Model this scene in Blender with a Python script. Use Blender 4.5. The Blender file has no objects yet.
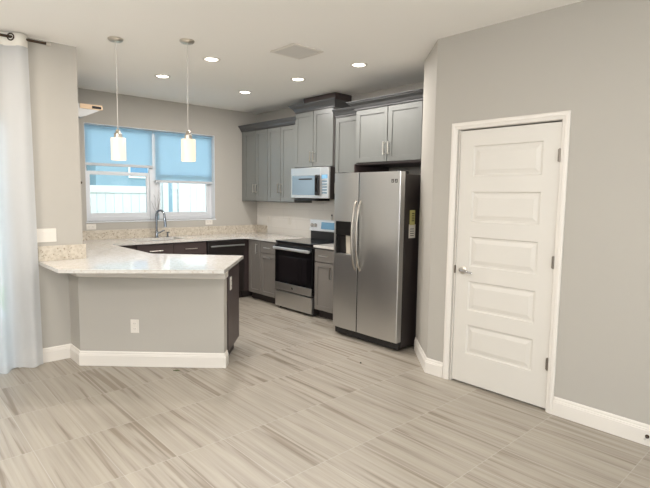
import bpy, bmesh, math, random
from mathutils import Vector, Matrix

random.seed(7)
SC = bpy.context.scene
COL = SC.collection
PI = math.pi
R = math.radians


def lin(r, g, b):
    f = lambda c: (c / 255 / 12.92) if c / 255 <= .04045 else ((c / 255 + .055) / 1.055) ** 2.4
    return (f(r), f(g), f(b), 1.0)


# ------------------------------------------------------------------ camera
fw = Vector((0.67218634, 0.73393216, -0.09751464))
rt = Vector((0.73827714, -0.67436065, 0.01358611))
up = Vector((0.05578876, 0.08112523, 0.99514135))
cam_d = bpy.data.cameras.new('camera')
cam = bpy.data.objects.new('camera', cam_d)
COL.objects.link(cam)
cam.matrix_world = Matrix(((rt.x, up.x, -fw.x, 0), (rt.y, up.y, -fw.y, 0), (rt.z, up.z, -fw.z, 1.522), (0, 0, 0, 1)))
cam_d.sensor_width = 36
cam_d.lens = 493.93 / 650 * 36
cam_d.clip_start = .02
SC.camera = cam

# ------------------------------------------------------------------ view, sky, lamps
SC.view_settings.view_transform = 'Standard'
SC.view_settings.look = 'None'
SC.view_settings.gamma = 1
SC.view_settings.use_curve_mapping = False
SC.view_settings.exposure = 0.05

SKY = 3.3
w = bpy.data.worlds.new('sky')
SC.world = w
w.use_nodes = True
nt = w.node_tree
bg = nt.nodes['Background']
tc = nt.nodes.new('ShaderNodeTexCoord')
sp = nt.nodes.new('ShaderNodeSeparateXYZ')
rp = nt.nodes.new('ShaderNodeValToRGB')
nt.links.new(tc.outputs['Generated'], sp.inputs[0])
nt.links.new(sp.outputs['Z'], rp.inputs[0])
rp.color_ramp.elements[0].color = (.88, .95, 1, 1)
rp.color_ramp.elements[1].color = (.58, .80, 1, 1)
nt.links.new(rp.outputs[0], bg.inputs['Color'])
bg.inputs['Strength'].default_value = SKY

sun_d = bpy.data.lights.new('sun', 'SUN')
sun_d.energy = 2.2
sun_d.angle = R(1.0)
sun_d.color = (1, .96, .90)
sun = bpy.data.objects.new('sun', sun_d)
sun.rotation_euler = Vector((-.12, .62, -1)).to_track_quat('-Z', 'Y').to_euler()
COL.objects.link(sun)

CEIL = 2.807
CAN_POWER = 16.0
CAN_COL = (1, .96, .93)
ROOM_POWER = 13.0
ROOM_COL = (1, .97, .955)
CEIL_FILL_POWER = 57.0
PEND_EMIT = 0.55


def lamp(name, loc, power, col, size):
    d = bpy.data.lights.new(name, 'AREA')
    d.shape = 'DISK'
    d.size = size
    d.energy = power
    d.color = col
    o = bpy.data.objects.new(name, d)
    o.location = loc
    COL.objects.link(o)
    return o


# unseen fill lamps added under the living area ceiling to lift room light
for lx, ly in ((-1.9, 1.9), (-1.9, -1.0), (1.0, -1.2), (1.6, 1.2), (.2, 3.4)):
    lamp('living_area_fill', (lx, ly, CEIL - .02), ROOM_POWER, ROOM_COL, .16)

# recessed lamp of the dining corner, left of the picture
lamp('dining_corner_lamp', (.40, 4.0, CEIL - .02), 10.0, (1, .86, .70), .14)
# unseen point lamps added behind the camera to brighten the ceiling
for lx, ly in ((-1.3, .6), (.3, .2), (-.9, 2.9)):
    d = bpy.data.lights.new('ceiling_fill', 'POINT')
    d.energy = CEIL_FILL_POWER
    d.color = ROOM_COL
    d.shadow_soft_size = .15
    o = bpy.data.objects.new('ceiling_fill', d)
    o.location = (lx, ly, 2.15)
    COL.objects.link(o)

# ------------------------------------------------------------------ materials
MATS = {}


def new_mat(name):
    m = bpy.data.materials.new(name)
    m.use_nodes = True
    MATS[name] = m
    return m, m.node_tree, m.node_tree.nodes['Principled BSDF']


def node(nt, t, **kw):
    n = nt.nodes.new(t)
    for k, v in kw.items():
        setattr(n, k, v)
    return n


def mat(name, col, rough=.5, metal=0.0, spec=.5, bump=0.0, bscale=200, var=0.0, vscale=4, emit=None, coat=0.0, stretch=None):
    m, nt, b = new_mat(name)
    b.inputs['Base Color'].default_value = col
    b.inputs['Roughness'].default_value = rough
    b.inputs['Metallic'].default_value = metal
    b.inputs['Specular IOR Level'].default_value = spec
    if coat:
        b.inputs['Coat Weight'].default_value = coat
        b.inputs['Coat Roughness'].default_value = .12
    tc = node(nt, 'ShaderNodeTexCoord')
    src = tc.outputs['Object']
    if stretch:
        mp = node(nt, 'ShaderNodeMapping')
        mp.inputs['Scale'].default_value = stretch
        nt.links.new(src, mp.inputs[0])
        src = mp.outputs[0]
    if var:
        n = node(nt, 'ShaderNodeTexNoise')
        n.inputs['Scale'].default_value = vscale
        n.inputs['Detail'].default_value = 4
        nt.links.new(src, n.inputs['Vector'])
        mx = node(nt, 'ShaderNodeMix', data_type='RGBA')
        mx.inputs['A'].default_value = tuple(c * (1 - var) for c in col[:3]) + (1,)
        mx.inputs['B'].default_value = tuple(min(1, c * (1 + var)) for c in col[:3]) + (1,)
        nt.links.new(n.outputs['Fac'], mx.inputs['Factor'])
        nt.links.new(mx.outputs['Result'], b.inputs['Base Color'])
    if bump:
        n = node(nt, 'ShaderNodeTexNoise')
        n.inputs['Scale'].default_value = bscale
        nt.links.new(src, n.inputs['Vector'])
        bp = node(nt, 'ShaderNodeBump')
        bp.inputs['Strength'].default_value = bump
        bp.inputs['Distance'].default_value = .002
        nt.links.new(n.outputs['Fac'], bp.inputs['Height'])
        nt.links.new(bp.outputs[0], b.inputs['Normal'])
    if emit:
        b.inputs['Emission Color'].default_value = emit[0]
        b.inputs['Emission Strength'].default_value = emit[1]
    return m


WALL = mat('greige wall paint', lin(176, 171, 162), .75, spec=.25, bump=.08, bscale=160, var=.015, vscale=2)
CEILM = mat('ceiling paint', lin(243, 240, 234), .9, spec=.1, bump=.12, bscale=60)
TRIM = mat('white trim paint', lin(222, 216, 207), .35, spec=.4, var=.01)
DOORM = mat('white door paint', lin(212, 207, 198), .38, spec=.4, var=.01)
CAB = mat('grey cabinet stain', lin(114, 115, 111), .33, spec=.5, var=.05, vscale=3, stretch=(6, 6, 1))
CABC = mat('grey crown with shade', lin(76, 76, 76), .33, spec=.5, var=.05, vscale=3, stretch=(1, 1, 6))  # crown darker than doors: shade of its downward face put in the colour
CABD = mat('dark taupe cabinet stain', lin(120, 115, 109), .34, spec=.45, var=.08, vscale=3, stretch=(6, 6, 1))
CABE = mat('espresso and shaded cabinet brown', lin(72, 61, 59), .4, spec=.4, var=.08, vscale=3, stretch=(6, 6, 1))  # espresso colour that also holds shade of backlit fronts, gaps and chase
TOE = mat('dark toe kick board', lin(52, 44, 41), .6, var=.1)
RAWW = mat('raw pine edge', lin(206, 178, 146), .6, var=.06, vscale=20)
STEEL = mat('brushed stainless steel', lin(212, 212, 211), .33, metal=1.0, var=.035, vscale=6, stretch=(1, 1, 60))
STEELV = mat('brushed steel panel', lin(236, 235, 234), .45, metal=1.0, var=.03, vscale=6, stretch=(40, 40, 1))
NICKEL = mat('satin nickel', lin(200, 194, 184), .28, metal=1.0, var=.02)
CHROME = mat('polished chrome', lin(214, 216, 220), .1, metal=1.0, var=.01)
HANDM = mat('brushed bar handle', lin(176, 169, 158), .35, metal=1.0, var=.03)
HINGE = mat('weathered nickel', lin(134, 126, 116), .4, metal=.9, var=.05)
DKNICK = mat('dark bronze', lin(74, 62, 52), .4, metal=.9, var=.05)
BLACK = mat('black plastic', lin(26, 25, 26), .4, var=.1)
BLACKG = mat('black glass', lin(12, 12, 14), .13, spec=.4, var=.1)
SIDEK = mat('dark grey appliance side', lin(46, 40, 38), .45, var=.08, vscale=10)
MWGL = mat('smoked microwave glass', lin(112, 130, 142), .15, spec=.6, var=.03)
DISPB = mat('blue display film', lin(120, 168, 200), .2, var=.08, vscale=30)
PLASTW = mat('white plastic', lin(218, 212, 202), .35, var=.01)
VENTM = mat('vent louver paint', lin(204, 200, 193), .5, var=.01)
PLASTG = mat('pale grey plastic', lin(196, 190, 182), .4, var=.02)
SLOT = mat('dark slot', lin(30, 26, 24), .7, var=.05)
YELLOW = mat('yellow paper', lin(178, 170, 104), .7, var=.04, vscale=40)
PAPER = mat('white paper', lin(204, 199, 188), .7, var=.03, vscale=40)
AMBER = mat('dark bottle glass', lin(40, 28, 22), .15, var=.1)
BARG = mat('grey shade bar', lin(190, 192, 194), .5, var=.02)
FRAMEW = mat('white vinyl window frame', lin(214, 216, 218), .4, var=.01)
FENCEM = mat('white vinyl fence', lin(206, 205, 203), .5, var=.01)
HOUSEB = mat('blue grey siding', lin(128, 150, 162), .8, var=.05, vscale=3)
HOUSEW = mat('pale house render', lin(232, 234, 236), .8, var=.02)
ROOFM = mat('grey roof shingle', lin(110, 116, 124), .9, var=.15, vscale=12)
DARKWIN = mat('far window glass', lin(70, 120, 150), .1, spec=.8, var=.05)
LAWN = mat('lawn grass', lin(104, 134, 80), .9, var=.3, vscale=40)
PATIO = mat('patio concrete', lin(196, 194, 190), .9, var=.06, vscale=8)
LEAF = mat('twig bark', lin(120, 112, 106), .8, var=.1, vscale=40)
GUM = mat('dark crumb', lin(44, 40, 36), .8, var=.1)
LEDM = mat('frosted can light lens', (1, .95, .88, 1), .5, emit=((1, .93, .84, 1), 7.0))
SHADEG = mat('frosted pendant glass', lin(220, 202, 178), .3, emit=((1, .84, .63, 1), PEND_EMIT), var=.01)


def stone(name, base, fleck, dark, rough, amt):
    m, nt, b = new_mat(name)
    tc = node(nt, 'ShaderNodeTexCoord')
    v = node(nt, 'ShaderNodeTexVoronoi')
    v.inputs['Scale'].default_value = 90
    n = node(nt, 'ShaderNodeTexNoise')
    n.inputs['Scale'].default_value = 26
    n.inputs['Detail'].default_value = 6
    n.inputs['Roughness'].default_value = .7
    for k in (v, n):
        nt.links.new(tc.outputs['Object'], k.inputs['Vector'])
    r1 = node(nt, 'ShaderNodeValToRGB')
    r1.color_ramp.elements[0].position = .40
    r1.color_ramp.elements[0].color = fleck
    r1.color_ramp.elements[1].position = .58
    r1.color_ramp.elements[1].color = base
    nt.links.new(n.outputs['Fac'], r1.inputs[0])
    sx = node(nt, 'ShaderNodeSeparateColor')
    nt.links.new(v.outputs['Color'], sx.inputs[0])
    r2 = node(nt, 'ShaderNodeValToRGB')
    r2.color_ramp.interpolation = 'CONSTANT'
    r2.color_ramp.elements[0].color = (0, 0, 0, 1)
    r2.color_ramp.elements[1].position = 1 - amt
    r2.color_ramp.elements[1].color = (1, 1, 1, 1)
    nt.links.new(sx.outputs[0], r2.inputs[0])
    mx = node(nt, 'ShaderNodeMix', data_type='RGBA')
    nt.links.new(r2.outputs[0], mx.inputs['Factor'])
    nt.links.new(r1.outputs[0], mx.inputs['A'])
    mx.inputs['B'].default_value = dark
    nt.links.new(mx.outputs['Result'], b.inputs['Base Color'])
    b.inputs['Roughness'].default_value = rough
    b.inputs['Specular IOR Level'].default_value = .5
    return m


QUARTZ = stone('pale speckled quartz', lin(206, 203, 197), lin(197, 192, 184), lin(184, 175, 163), .07, .05)
SPLASH = stone('beige speckled stone', lin(202, 193, 178), lin(182, 171, 153), lin(156, 143, 126), .3, .08)


def floor_mat():
    m, nt, b = new_mat('striped stone look floor tile')
    L = nt.links.new
    tc = node(nt, 'ShaderNodeTexCoord')
    s = node(nt, 'ShaderNodeSeparateXYZ')
    L(tc.outputs['Object'], s.inputs[0])

    def M(op, a, bb=None, c=None):
        n = node(nt, 'ShaderNodeMath', operation=op)
        for i, x in enumerate((a, bb, c)):
            if x is None:
                continue
            if isinstance(x, (int, float)):
                n.inputs[i].default_value = x
            else:
                L(x, n.inputs[i])
        return n.outputs[0]
    TX, TY = .305, .605
    u = M('DIVIDE', M('SUBTRACT', s.outputs['X'], .925 - 20 * TX), TX)
    iu = M('FLOOR', u)
    v = M('DIVIDE', M('SUBTRACT', s.outputs['Y'], .775 - 20 * TY), TY)
    iv = M('FLOOR', v)
    fu = M('FRACT', u)
    fv = M('FRACT', v)
    gx = M('LESS_THAN', M('MINIMUM', fu, M('SUBTRACT', 1, fu)), .007)
    gy = M('LESS_THAN', M('MINIMUM', fv, M('SUBTRACT', 1, fv)), .0036)
    g = M('MAXIMUM', gx, gy)
    cid = node(nt, 'ShaderNodeCombineXYZ')
    L(iu, cid.inputs[0])
    L(iv, cid.inputs[1])
    wn = node(nt, 'ShaderNodeTexWhiteNoise', noise_dimensions='3D')
    L(cid.outputs[0], wn.inputs['Vector'])
    ws = node(nt, 'ShaderNodeSeparateColor')
    L(wn.outputs['Color'], ws.inputs[0])

    def streak(sx, sy, off, detail, dist):
        c = node(nt, 'ShaderNodeCombineXYZ')
        L(M('ADD', M('MULTIPLY', s.outputs['X'], sx), M('MULTIPLY', ws.outputs[0], 37.0 + off)), c.inputs[0])
        L(M('ADD', M('MULTIPLY', s.outputs['Y'], sy), M('MULTIPLY', ws.outputs[1], 51.0)), c.inputs[1])
        L(M('MULTIPLY', ws.outputs[2], 13.0), c.inputs[2])
        n = node(nt, 'ShaderNodeTexNoise')
        n.inputs['Scale'].default_value = 1
        n.inputs['Detail'].default_value = detail
        n.inputs['Distortion'].default_value = dist
        L(c.outputs[0], n.inputs['Vector'])
        return n.outputs['Fac']
    a = streak(21, .7, 0, 4, .9)
    bb = streak(46, .9, 9, 4, .1)
    r1 = node(nt, 'ShaderNodeValToRGB')
    e = r1.color_ramp.elements
    e[0].position = .34
    e[0].color = lin(132, 121, 106)
    e[1].position = .44
    e[1].color = lin(157, 149, 137)
    q = e.new(.62)
    q.color = lin(166, 158, 145)
    L(a, r1.inputs[0])
    r2 = node(nt, 'ShaderNodeValToRGB')
    r2.color_ramp.elements[0].position = .35
    r2.color_ramp.elements[0].color = (.86, .85, .835, 1)
    r2.color_ramp.elements[1].position = .56
    r2.color_ramp.elements[1].color = (1, 1, 1, 1)
    L(bb, r2.inputs[0])
    mul = node(nt, 'ShaderNodeMix', data_type='RGBA', blend_type='MULTIPLY')
    mul.inputs['Factor'].default_value = 1
    L(r1.outputs[0], mul.inputs['A'])
    L(r2.outputs[0], mul.inputs['B'])
    br = node(nt, 'ShaderNodeMix', data_type='RGBA', blend_type='MULTIPLY')
    br.inputs['Factor'].default_value = 1
    L(mul.outputs['Result'], br.inputs['A'])
    t = M('ADD', M('MULTIPLY', ws.outputs[1], .05), .965)
    cc = node(nt, 'ShaderNodeCombineColor')
    for i in range(3):
        L(t, cc.inputs[i])
    L(cc.outputs[0], br.inputs['B'])
    mx = node(nt, 'ShaderNodeMix', data_type='RGBA')
    L(M('MULTIPLY', g, .5), mx.inputs['Factor'])
    L(br.outputs['Result'], mx.inputs['A'])
    mx.inputs['B'].default_value = lin(182, 176, 167)
    L(mx.outputs['Result'], b.inputs['Base Color'])
    b.inputs['Roughness'].default_value = .38
    b.inputs['Specular IOR Level'].default_value = .4
    bp = node(nt, 'ShaderNodeBump')
    bp.inputs['Strength'].default_value = .25
    bp.inputs['Distance'].default_value = .002
    L(M('SUBTRACT', 1, g), bp.inputs['Height'])
    L(bp.outputs[0], b.inputs['Normal'])
    return m


FLOORM = floor_mat()


def glass_mat():
    m, nt, b = new_mat('clear window glass')
    nt.nodes.remove(b)
    tr = node(nt, 'ShaderNodeBsdfTransparent')
    tr.inputs[0].default_value = (.95, .98, .99, 1)
    gl = node(nt, 'ShaderNodeBsdfGlossy')
    gl.inputs['Roughness'].default_value = .02
    fr = node(nt, 'ShaderNodeFresnel')
    fr.inputs[0].default_value = 1.45
    mx = node(nt, 'ShaderNodeMixShader')
    nt.links.new(fr.outputs[0], mx.inputs[0])
    nt.links.new(tr.outputs[0], mx.inputs[1])
    nt.links.new(gl.outputs[0], mx.inputs[2])
    nt.links.new(mx.outputs[0], nt.nodes['Material Output'].inputs[0])
    return m


GLASS = glass_mat()


def cloth_mat(name, col, trans, see, weave=300):
    m, nt, b = new_mat(name)
    nt.nodes.remove(b)
    tcn = node(nt, 'ShaderNodeTexCoord')
    n = node(nt, 'ShaderNodeTexNoise')
    n.inputs['Scale'].default_value = weave
    nt.links.new(tcn.outputs['Object'], n.inputs['Vector'])
    mc = node(nt, 'ShaderNodeMix', data_type='RGBA')
    mc.inputs['A'].default_value = tuple(c * .95 for c in col[:3]) + (1,)
    mc.inputs['B'].default_value = col
    nt.links.new(n.outputs['Fac'], mc.inputs['Factor'])
    d = node(nt, 'ShaderNodeBsdfDiffuse')
    t = node(nt, 'ShaderNodeBsdfTranslucent')
    p = node(nt, 'ShaderNodeBsdfTransparent')
    nt.links.new(mc.outputs['Result'], d.inputs[0])
    nt.links.new(mc.outputs['Result'], t.inputs[0])
    m1 = node(nt, 'ShaderNodeMixShader')
    m1.inputs[0].default_value = trans
    nt.links.new(d.outputs[0], m1.inputs[1])
    nt.links.new(t.outputs[0], m1.inputs[2])
    m2 = node(nt, 'ShaderNodeMixShader')
    m2.inputs[0].default_value = see
    nt.links.new(m1.outputs[0], m2.inputs[1])
    nt.links.new(p.outputs[0], m2.inputs[2])
    nt.links.new(m2.outputs[0], nt.nodes['Material Output'].inputs[0])
    return m


SHADEF = cloth_mat('light filtering blue white shade fabric', lin(222, 240, 249), .86, .02)
SHEER = cloth_mat('sheer white curtain voile', lin(242, 244, 246), .60, .26)
HEADER = cloth_mat('white curtain header cloth', lin(240, 236, 226), .25, .0)


# ------------------------------------------------------------------ mesh builder
class MB:
    def __init__(self, T=None):
        self.bm = bmesh.new()
        self.T = T

    def v(self, p):
        p = Vector(p)
        if self.T:
            p = self.T @ p
        return self.bm.verts.new(p)

    def face(self, pts):
        return self.bm.faces.new([self.v(p) for p in pts])

    def fv(self, vs):
        try:
            return self.bm.faces.new(vs)
        except ValueError:
            return None

    def box(self, x0, x1, y0, y1, z0, z1):
        x0, x1 = min(x0, x1), max(x0, x1)
        y0, y1 = min(y0, y1), max(y0, y1)
        z0, z1 = min(z0, z1), max(z0, z1)
        a = [self.v(p) for p in ((x0, y0, z0), (x1, y0, z0), (x1, y1, z0), (x0, y1, z0), (x0, y0, z1), (x1, y0, z1), (x1, y1, z1), (x0, y1, z1))]
        for f in ((3, 2, 1, 0), (4, 5, 6, 7), (0, 1, 5, 4), (1, 2, 6, 5), (2, 3, 7, 6), (3, 0, 4, 7)):
            self.fv([a[i] for i in f])
        return self

    def prism(self, poly, z0, z1, axis='z'):
        f = {'z': lambda p, h: (p[0], p[1], h), 'x': lambda p, h: (h, p[0], p[1]), 'y': lambda p, h: (p[0], h, p[1])}[axis]
        lo = [self.v(f(p, z0)) for p in poly]
        hi = [self.v(f(p, z1)) for p in poly]
        n = len(poly)
        self.fv(lo[::-1])
        self.fv(hi)
        for i in range(n):
            self.fv([lo[i], lo[(i + 1) % n], hi[(i + 1) % n], hi[i]])
        return self

    def loft(self, rings, cap=True):
        L = [[self.v(p) for p in r] for r in rings]
        n = len(L[0])
        for a, b in zip(L, L[1:]):
            for i in range(n):
                self.fv([a[i], a[(i + 1) % n], b[(i + 1) % n], b[i]])
        if cap:
            self.fv(L[0][::-1])
            self.fv(L[-1])
        return self

    def lathe(self, prof, c=(0, 0, 0), axis='z', n=28, cap=True):
        c = Vector(c)
        rings = []
        for r, h in prof:
            ring = []
            for i in range(n):
                a = 2 * PI * i / n
                ca, sa = r * math.cos(a), r * math.sin(a)
                ring.append(c + Vector({'z': (ca, sa, h), 'x': (h, ca, sa), 'y': (sa, h, ca)}[axis]))
            rings.append(ring)
        return self.loft(rings, cap)

    def tube(self, pts, r, n=10, closed=False):
        pts = [Vector(p) for p in pts]
        rings = []
        prev = None
        for i, p in enumerate(pts):
            if closed:
                d = pts[(i + 1) % len(pts)] - pts[i - 1]
            elif i == 0:
                d = pts[1] - p
            elif i == len(pts) - 1:
                d = p - pts[i - 1]
            else:
                d = pts[i + 1] - pts[i - 1]
            d.normalize()
            if prev is None:
                u = d.orthogonal().normalized()
            else:
                u = (prev - d * prev.dot(d))
                u = u.normalized() if u.length > 1e-6 else d.orthogonal().normalized()
            prev = u
            ww = d.cross(u)
            rr = r[i] if isinstance(r, (list, tuple)) else r
            rings.append([p + (u * math.cos(2 * PI * k / n) + ww * math.sin(2 * PI * k / n)) * rr for k in range(n)])
        if closed:
            rings.append(rings[0])
        return self.loft(rings, not closed)

    def build(self, name, m, parent=None, bevel=0.0, smooth=False, seg=2, solid=None):
        bmesh.ops.remove_doubles(self.bm, verts=self.bm.verts, dist=1e-6)
        bmesh.ops.recalc_face_normals(self.bm, faces=self.bm.faces)
        me = bpy.data.meshes.new(name)
        self.bm.to_mesh(me)
        self.bm.free()
        me.materials.append(m)
        o = bpy.data.objects.new(name, me)
        COL.objects.link(o)
        if parent:
            o.parent = parent
        if smooth:
            for p in me.polygons:
                p.use_smooth = True
            try:
                me.set_sharp_from_angle(angle=R(40))
            except Exception:
                pass
        if bevel:
            b = o.modifiers.new('bevel', 'BEVEL')
            b.width = bevel
            b.segments = seg
            b.limit_method = 'ANGLE'
            b.angle_limit = R(40)
        if solid:
            sm = o.modifiers.new('solid', 'SOLIDIFY')
            sm.thickness = solid
        return o


def tag(o, label, cat, group=None, kind=None):
    o['label'] = label
    o['category'] = cat
    if group:
        o['group'] = group
    if kind:
        o['kind'] = kind
    return o


def thing(name, label, cat, loc=(0, 0, 0), rotz=0.0, group=None):
    o = bpy.data.objects.new(name, None)
    o.empty_display_size = .1
    COL.objects.link(o)
    o.location = loc
    o.rotation_euler = (0, 0, rotz)
    return tag(o, label, cat, group)


def struct(name, mb, m, parent=None, bevel=0.0, label=None, cat=None, **k):
    o = mb.build(name, m, parent, bevel, **k)
    if parent is None:
        o['kind'] = 'structure'
        if label:
            o['label'] = label
            o['category'] = cat
    return o


def copy_tree(o, parent=None):
    c = o.copy()
    COL.objects.link(c)
    if parent:
        c.parent = parent
    for ch in list(o.children):
        copy_tree(ch, c)
    return c


# ------------------------------------------------------------------ setting
XR, YB, YS, XD, XL = 4.634, 6.709, 4.861, 3.491, 1.417
CH = (3.945, 2.945)
struct('floor', MB().box(-3.6, 4.8, -3.6, 6.9, -.12, 0), FLOORM, label='beige tile floor with brown stone streaks', cat='floor')
struct('ceiling', MB().box(-3.6, 4.8, -3.6, 6.9, CEIL, CEIL + .12), CEILM, label='off white ceiling over kitchen and living area', cat='ceiling')
WX0, WX1, WZ0, WZ1 = 2.013, 3.859, 1.149, 2.394
WD = .15
b = MB()
b.box(XL - .3, WX0, YB, YB + WD, 0, CEIL).box(WX1, XR + .12, YB, YB + WD, 0, CEIL)
b.box(WX0, WX1, YB, YB + WD, 0, WZ0).box(WX0, WX1, YB, YB + WD, WZ1, CEIL)
struct('wall_back', b, WALL, label='greige kitchen wall around the window over the sink', cat='wall')
struct('wall_right', MB().box(XR, XR + .12, CH[1], YB, 0, CEIL), WALL, label='greige wall behind the range and grey cabinets', cat='wall')
struct('wall_left', MB().box(XL - .13, XL, YS + .12, YB, 0, CEIL), WALL, label='kitchen side wall behind the curtain wall', cat='wall')
# patio wall with the glass door opening
DX0, DX1, DZ = -1.75, .86, 2.12
b = MB()
b.box(-3.6, DX0, YS, YS + .12, 0, CEIL).box(DX1, XL, YS, YS + .12, 0, CEIL).box(DX0, DX1, YS, YS + .12, DZ, CEIL)
struct('wall_patio', b, WALL, label='greige wall beside the white curtain', cat='wall')
# pantry walls
P0, P1_, PZ = 1.434, 2.239, 2.055
b = MB()
b.box(XD, XD + .06, -3.6, P0, 0, CEIL).box(XD, XD + .06, P1_, 2.478, 0, CEIL).box(XD, XD + .06, P0, P1_, PZ, CEIL)
b.box(XD + .06, XD + .12, -3.6, 2.43, 0, CEIL)
struct('wall_pantry', b, WALL, label='greige wall holding the white pantry door', cat='wall')
b = MB().prism([(XD, 2.478), (XD + .12, 2.43), (CH[0] + .05, CH[1] - .085), (XR + .12, CH[1] - .085), (XR + .12, CH[1]), CH], 0, CEIL)
struct('wall_corner', b, WALL, label='narrow angled wall between refrigerator and pantry door', cat='wall')
# rear of the living area
RX, RY = -3.5, -3.5
b = MB()
b.box(RX - .1, RX, -3.6, -2.2, 0, CEIL).box(RX - .1, RX, .6, YS, 0, CEIL).box(RX - .1, RX, -2.2, .6, 0, .5).box(RX - .1, RX, -2.2, .6, 2.25, CEIL)
struct('wall_far', b, WALL, label='far living area wall with a wide window', cat='wall')
b = MB()
b.box(-3.5, -2.3, RY - .1, RY, 0, CEIL).box(2.5, XD, RY - .1, RY, 0, CEIL).box(-2.3, 2.5, RY - .1, RY, 0, .1).box(-2.3, 2.5, RY - .1, RY, 2.4, CEIL)  # unseen opening made wide so sunlight bounces up to the ceiling
struct('wall_rear', b, WALL, label='rear living area wall with an unseen opening widened for sunlight', cat='wall')


def base_profile(t=.016, h=.13):
    return [(0, 0), (t, 0), (t, h * .72), (t - .003, h * .74), (t - .003, h * .80), (t - .007, h * .84), (t - .007, h * .92), (t - .012, h), (0, h)]


def baseboard(name, path, label, h=.13):
    """path: floor points, the room is on the right hand of the walking direction"""
    prof = base_profile(h=h)
    P = [Vector((p[0], p[1])) for p in path]
    rings = []
    for i, p in enumerate(P):
        ds = []
        if i > 0:
            ds.append((p - P[i - 1]).normalized())
        if i < len(P) - 1:
            ds.append((P[i + 1] - p).normalized())
        ns = [Vector((d.y, -d.x)) for d in ds]
        n = ns[0] if len(ns) == 1 else (ns[0] + ns[1]) / (1 + ns[0].dot(ns[1]))
        rings.append([(p.x + n.x * a, p.y + n.y * a, z) for a, z in prof])
    o = MB().loft(rings).build(name, TRIM)
    o['kind'] = 'structure'
    o['label'] = label
    o['category'] = 'baseboard'
    return o


PU = Vector((.728, -.685))
PV = Vector((.685, .728))
PA = Vector((1.286, 4.582))          # left front corner of the half wall
PLEN = 1.275
PB = PA + PU * PLEN


def pen(u, v):
    p = PA + PU * u + PV * v
    return (p.x, p.y)


baseboard('baseboard_corner', [(3.93, 2.93), (XD, 2.478), (XD, 2.308)], 'white baseboard wrapping the angled wall corner by refrigerator')
baseboard('baseboard_right', [(XD, 1.386), (XD, -3.5)], 'white baseboard right of the pantry door')
baseboard('baseboard_left', [(DX1, YS), (1.286, YS), (1.286, 4.582), pen(PLEN, 0), pen(PLEN, .10)], 'white baseboard along the curtain wall and peninsula half wall')

# pale tile facing on the range wall
m, nt, b_ = new_mat('pale backsplash tile')
tcn = node(nt, 'ShaderNodeTexCoord')
mp = node(nt, 'ShaderNodeMapping')
mp.inputs['Rotation'].default_value = (0, R(90), R(90))
bk = node(nt, 'ShaderNodeTexBrick')
bk.inputs['Color1'].default_value = lin(222, 217, 209)
bk.inputs['Color2'].default_value = lin(218, 213, 205)
bk.inputs['Mortar'].default_value = lin(200, 194, 185)
bk.inputs['Scale'].default_value = 1
bk.inputs['Mortar Size'].default_value = .0015
bk.inputs['Brick Width'].default_value = .60
bk.inputs['Row Height'].default_value = .15
zo_ = node(nt, 'ShaderNodeMath', operation='SUBTRACT')
zo_.inputs[1].default_value = 1.016
nt.links.new(tcn.outputs['Object'], mp.inputs[0])
sx_ = node(nt, 'ShaderNodeSeparateXYZ')
cx_ = node(nt, 'ShaderNodeCombineXYZ')
nt.links.new(tcn.outputs['Object'], sx_.inputs[0])
nt.links.new(sx_.outputs['Y'], cx_.inputs[0])
nt.links.new(sx_.outputs['Z'], zo_.inputs[0])
nt.links.new(zo_.outputs[0], cx_.inputs[1])
nt.links.new(cx_.outputs[0], bk.inputs['Vector'])
nt.links.new(bk.outputs['Color'], b_.inputs['Base Color'])
b_.inputs['Roughness'].default_value = .3
tl = MB().box(XR - .0028, XR, 3.97, YB - .003, .9145, 1.46)
struct('wall_tile', tl, m, label='pale tile facing on the range wall under the grey cabinets', cat='wall tile')

# ------------------------------------------------------------------ peninsula half wall
b = MB().prism([(1.286, YS), (1.286, 4.582), pen(PLEN, 0), pen(PLEN, .115), pen(.06, .115), (1.40, 4.72), (1.40, YS)], 0, .882)
struct('wall_peninsula', b, WALL, label='greige half wall under the peninsula counter', cat='half wall')
# apron trim under the countertop
b = MB()
t = .014
pts_in = [(1.286, YS), (1.286, 4.582), pen(PLEN, 0), pen(PLEN, .115)]
prof = [(0, .790), (t * .6, .790), (t, .80), (t, .86), (t + .006, .868), (t + .006, .883), (0, .883)]
Pq = [Vector(p) for p in pts_in]
rings = []
for i, p in enumerate(Pq):
    ds = []
    if i > 0:
        ds.append((p - Pq[i - 1]).normalized())
    if i < len(Pq) - 1:
        ds.append((Pq[i + 1] - p).normalized())
    ns = [Vector((d.y, -d.x)) for d in ds]
    n = ns[0] if len(ns) == 1 else (ns[0] + ns[1]) / (1 + ns[0].dot(ns[1]))
    rings.append([(p.x + n.x * a, p.y + n.y * a, z) for a, z in prof])
struct('trim_1', b.loft(rings), TRIM, label='pale apron trim under the peninsula countertop', cat='trim')

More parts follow.
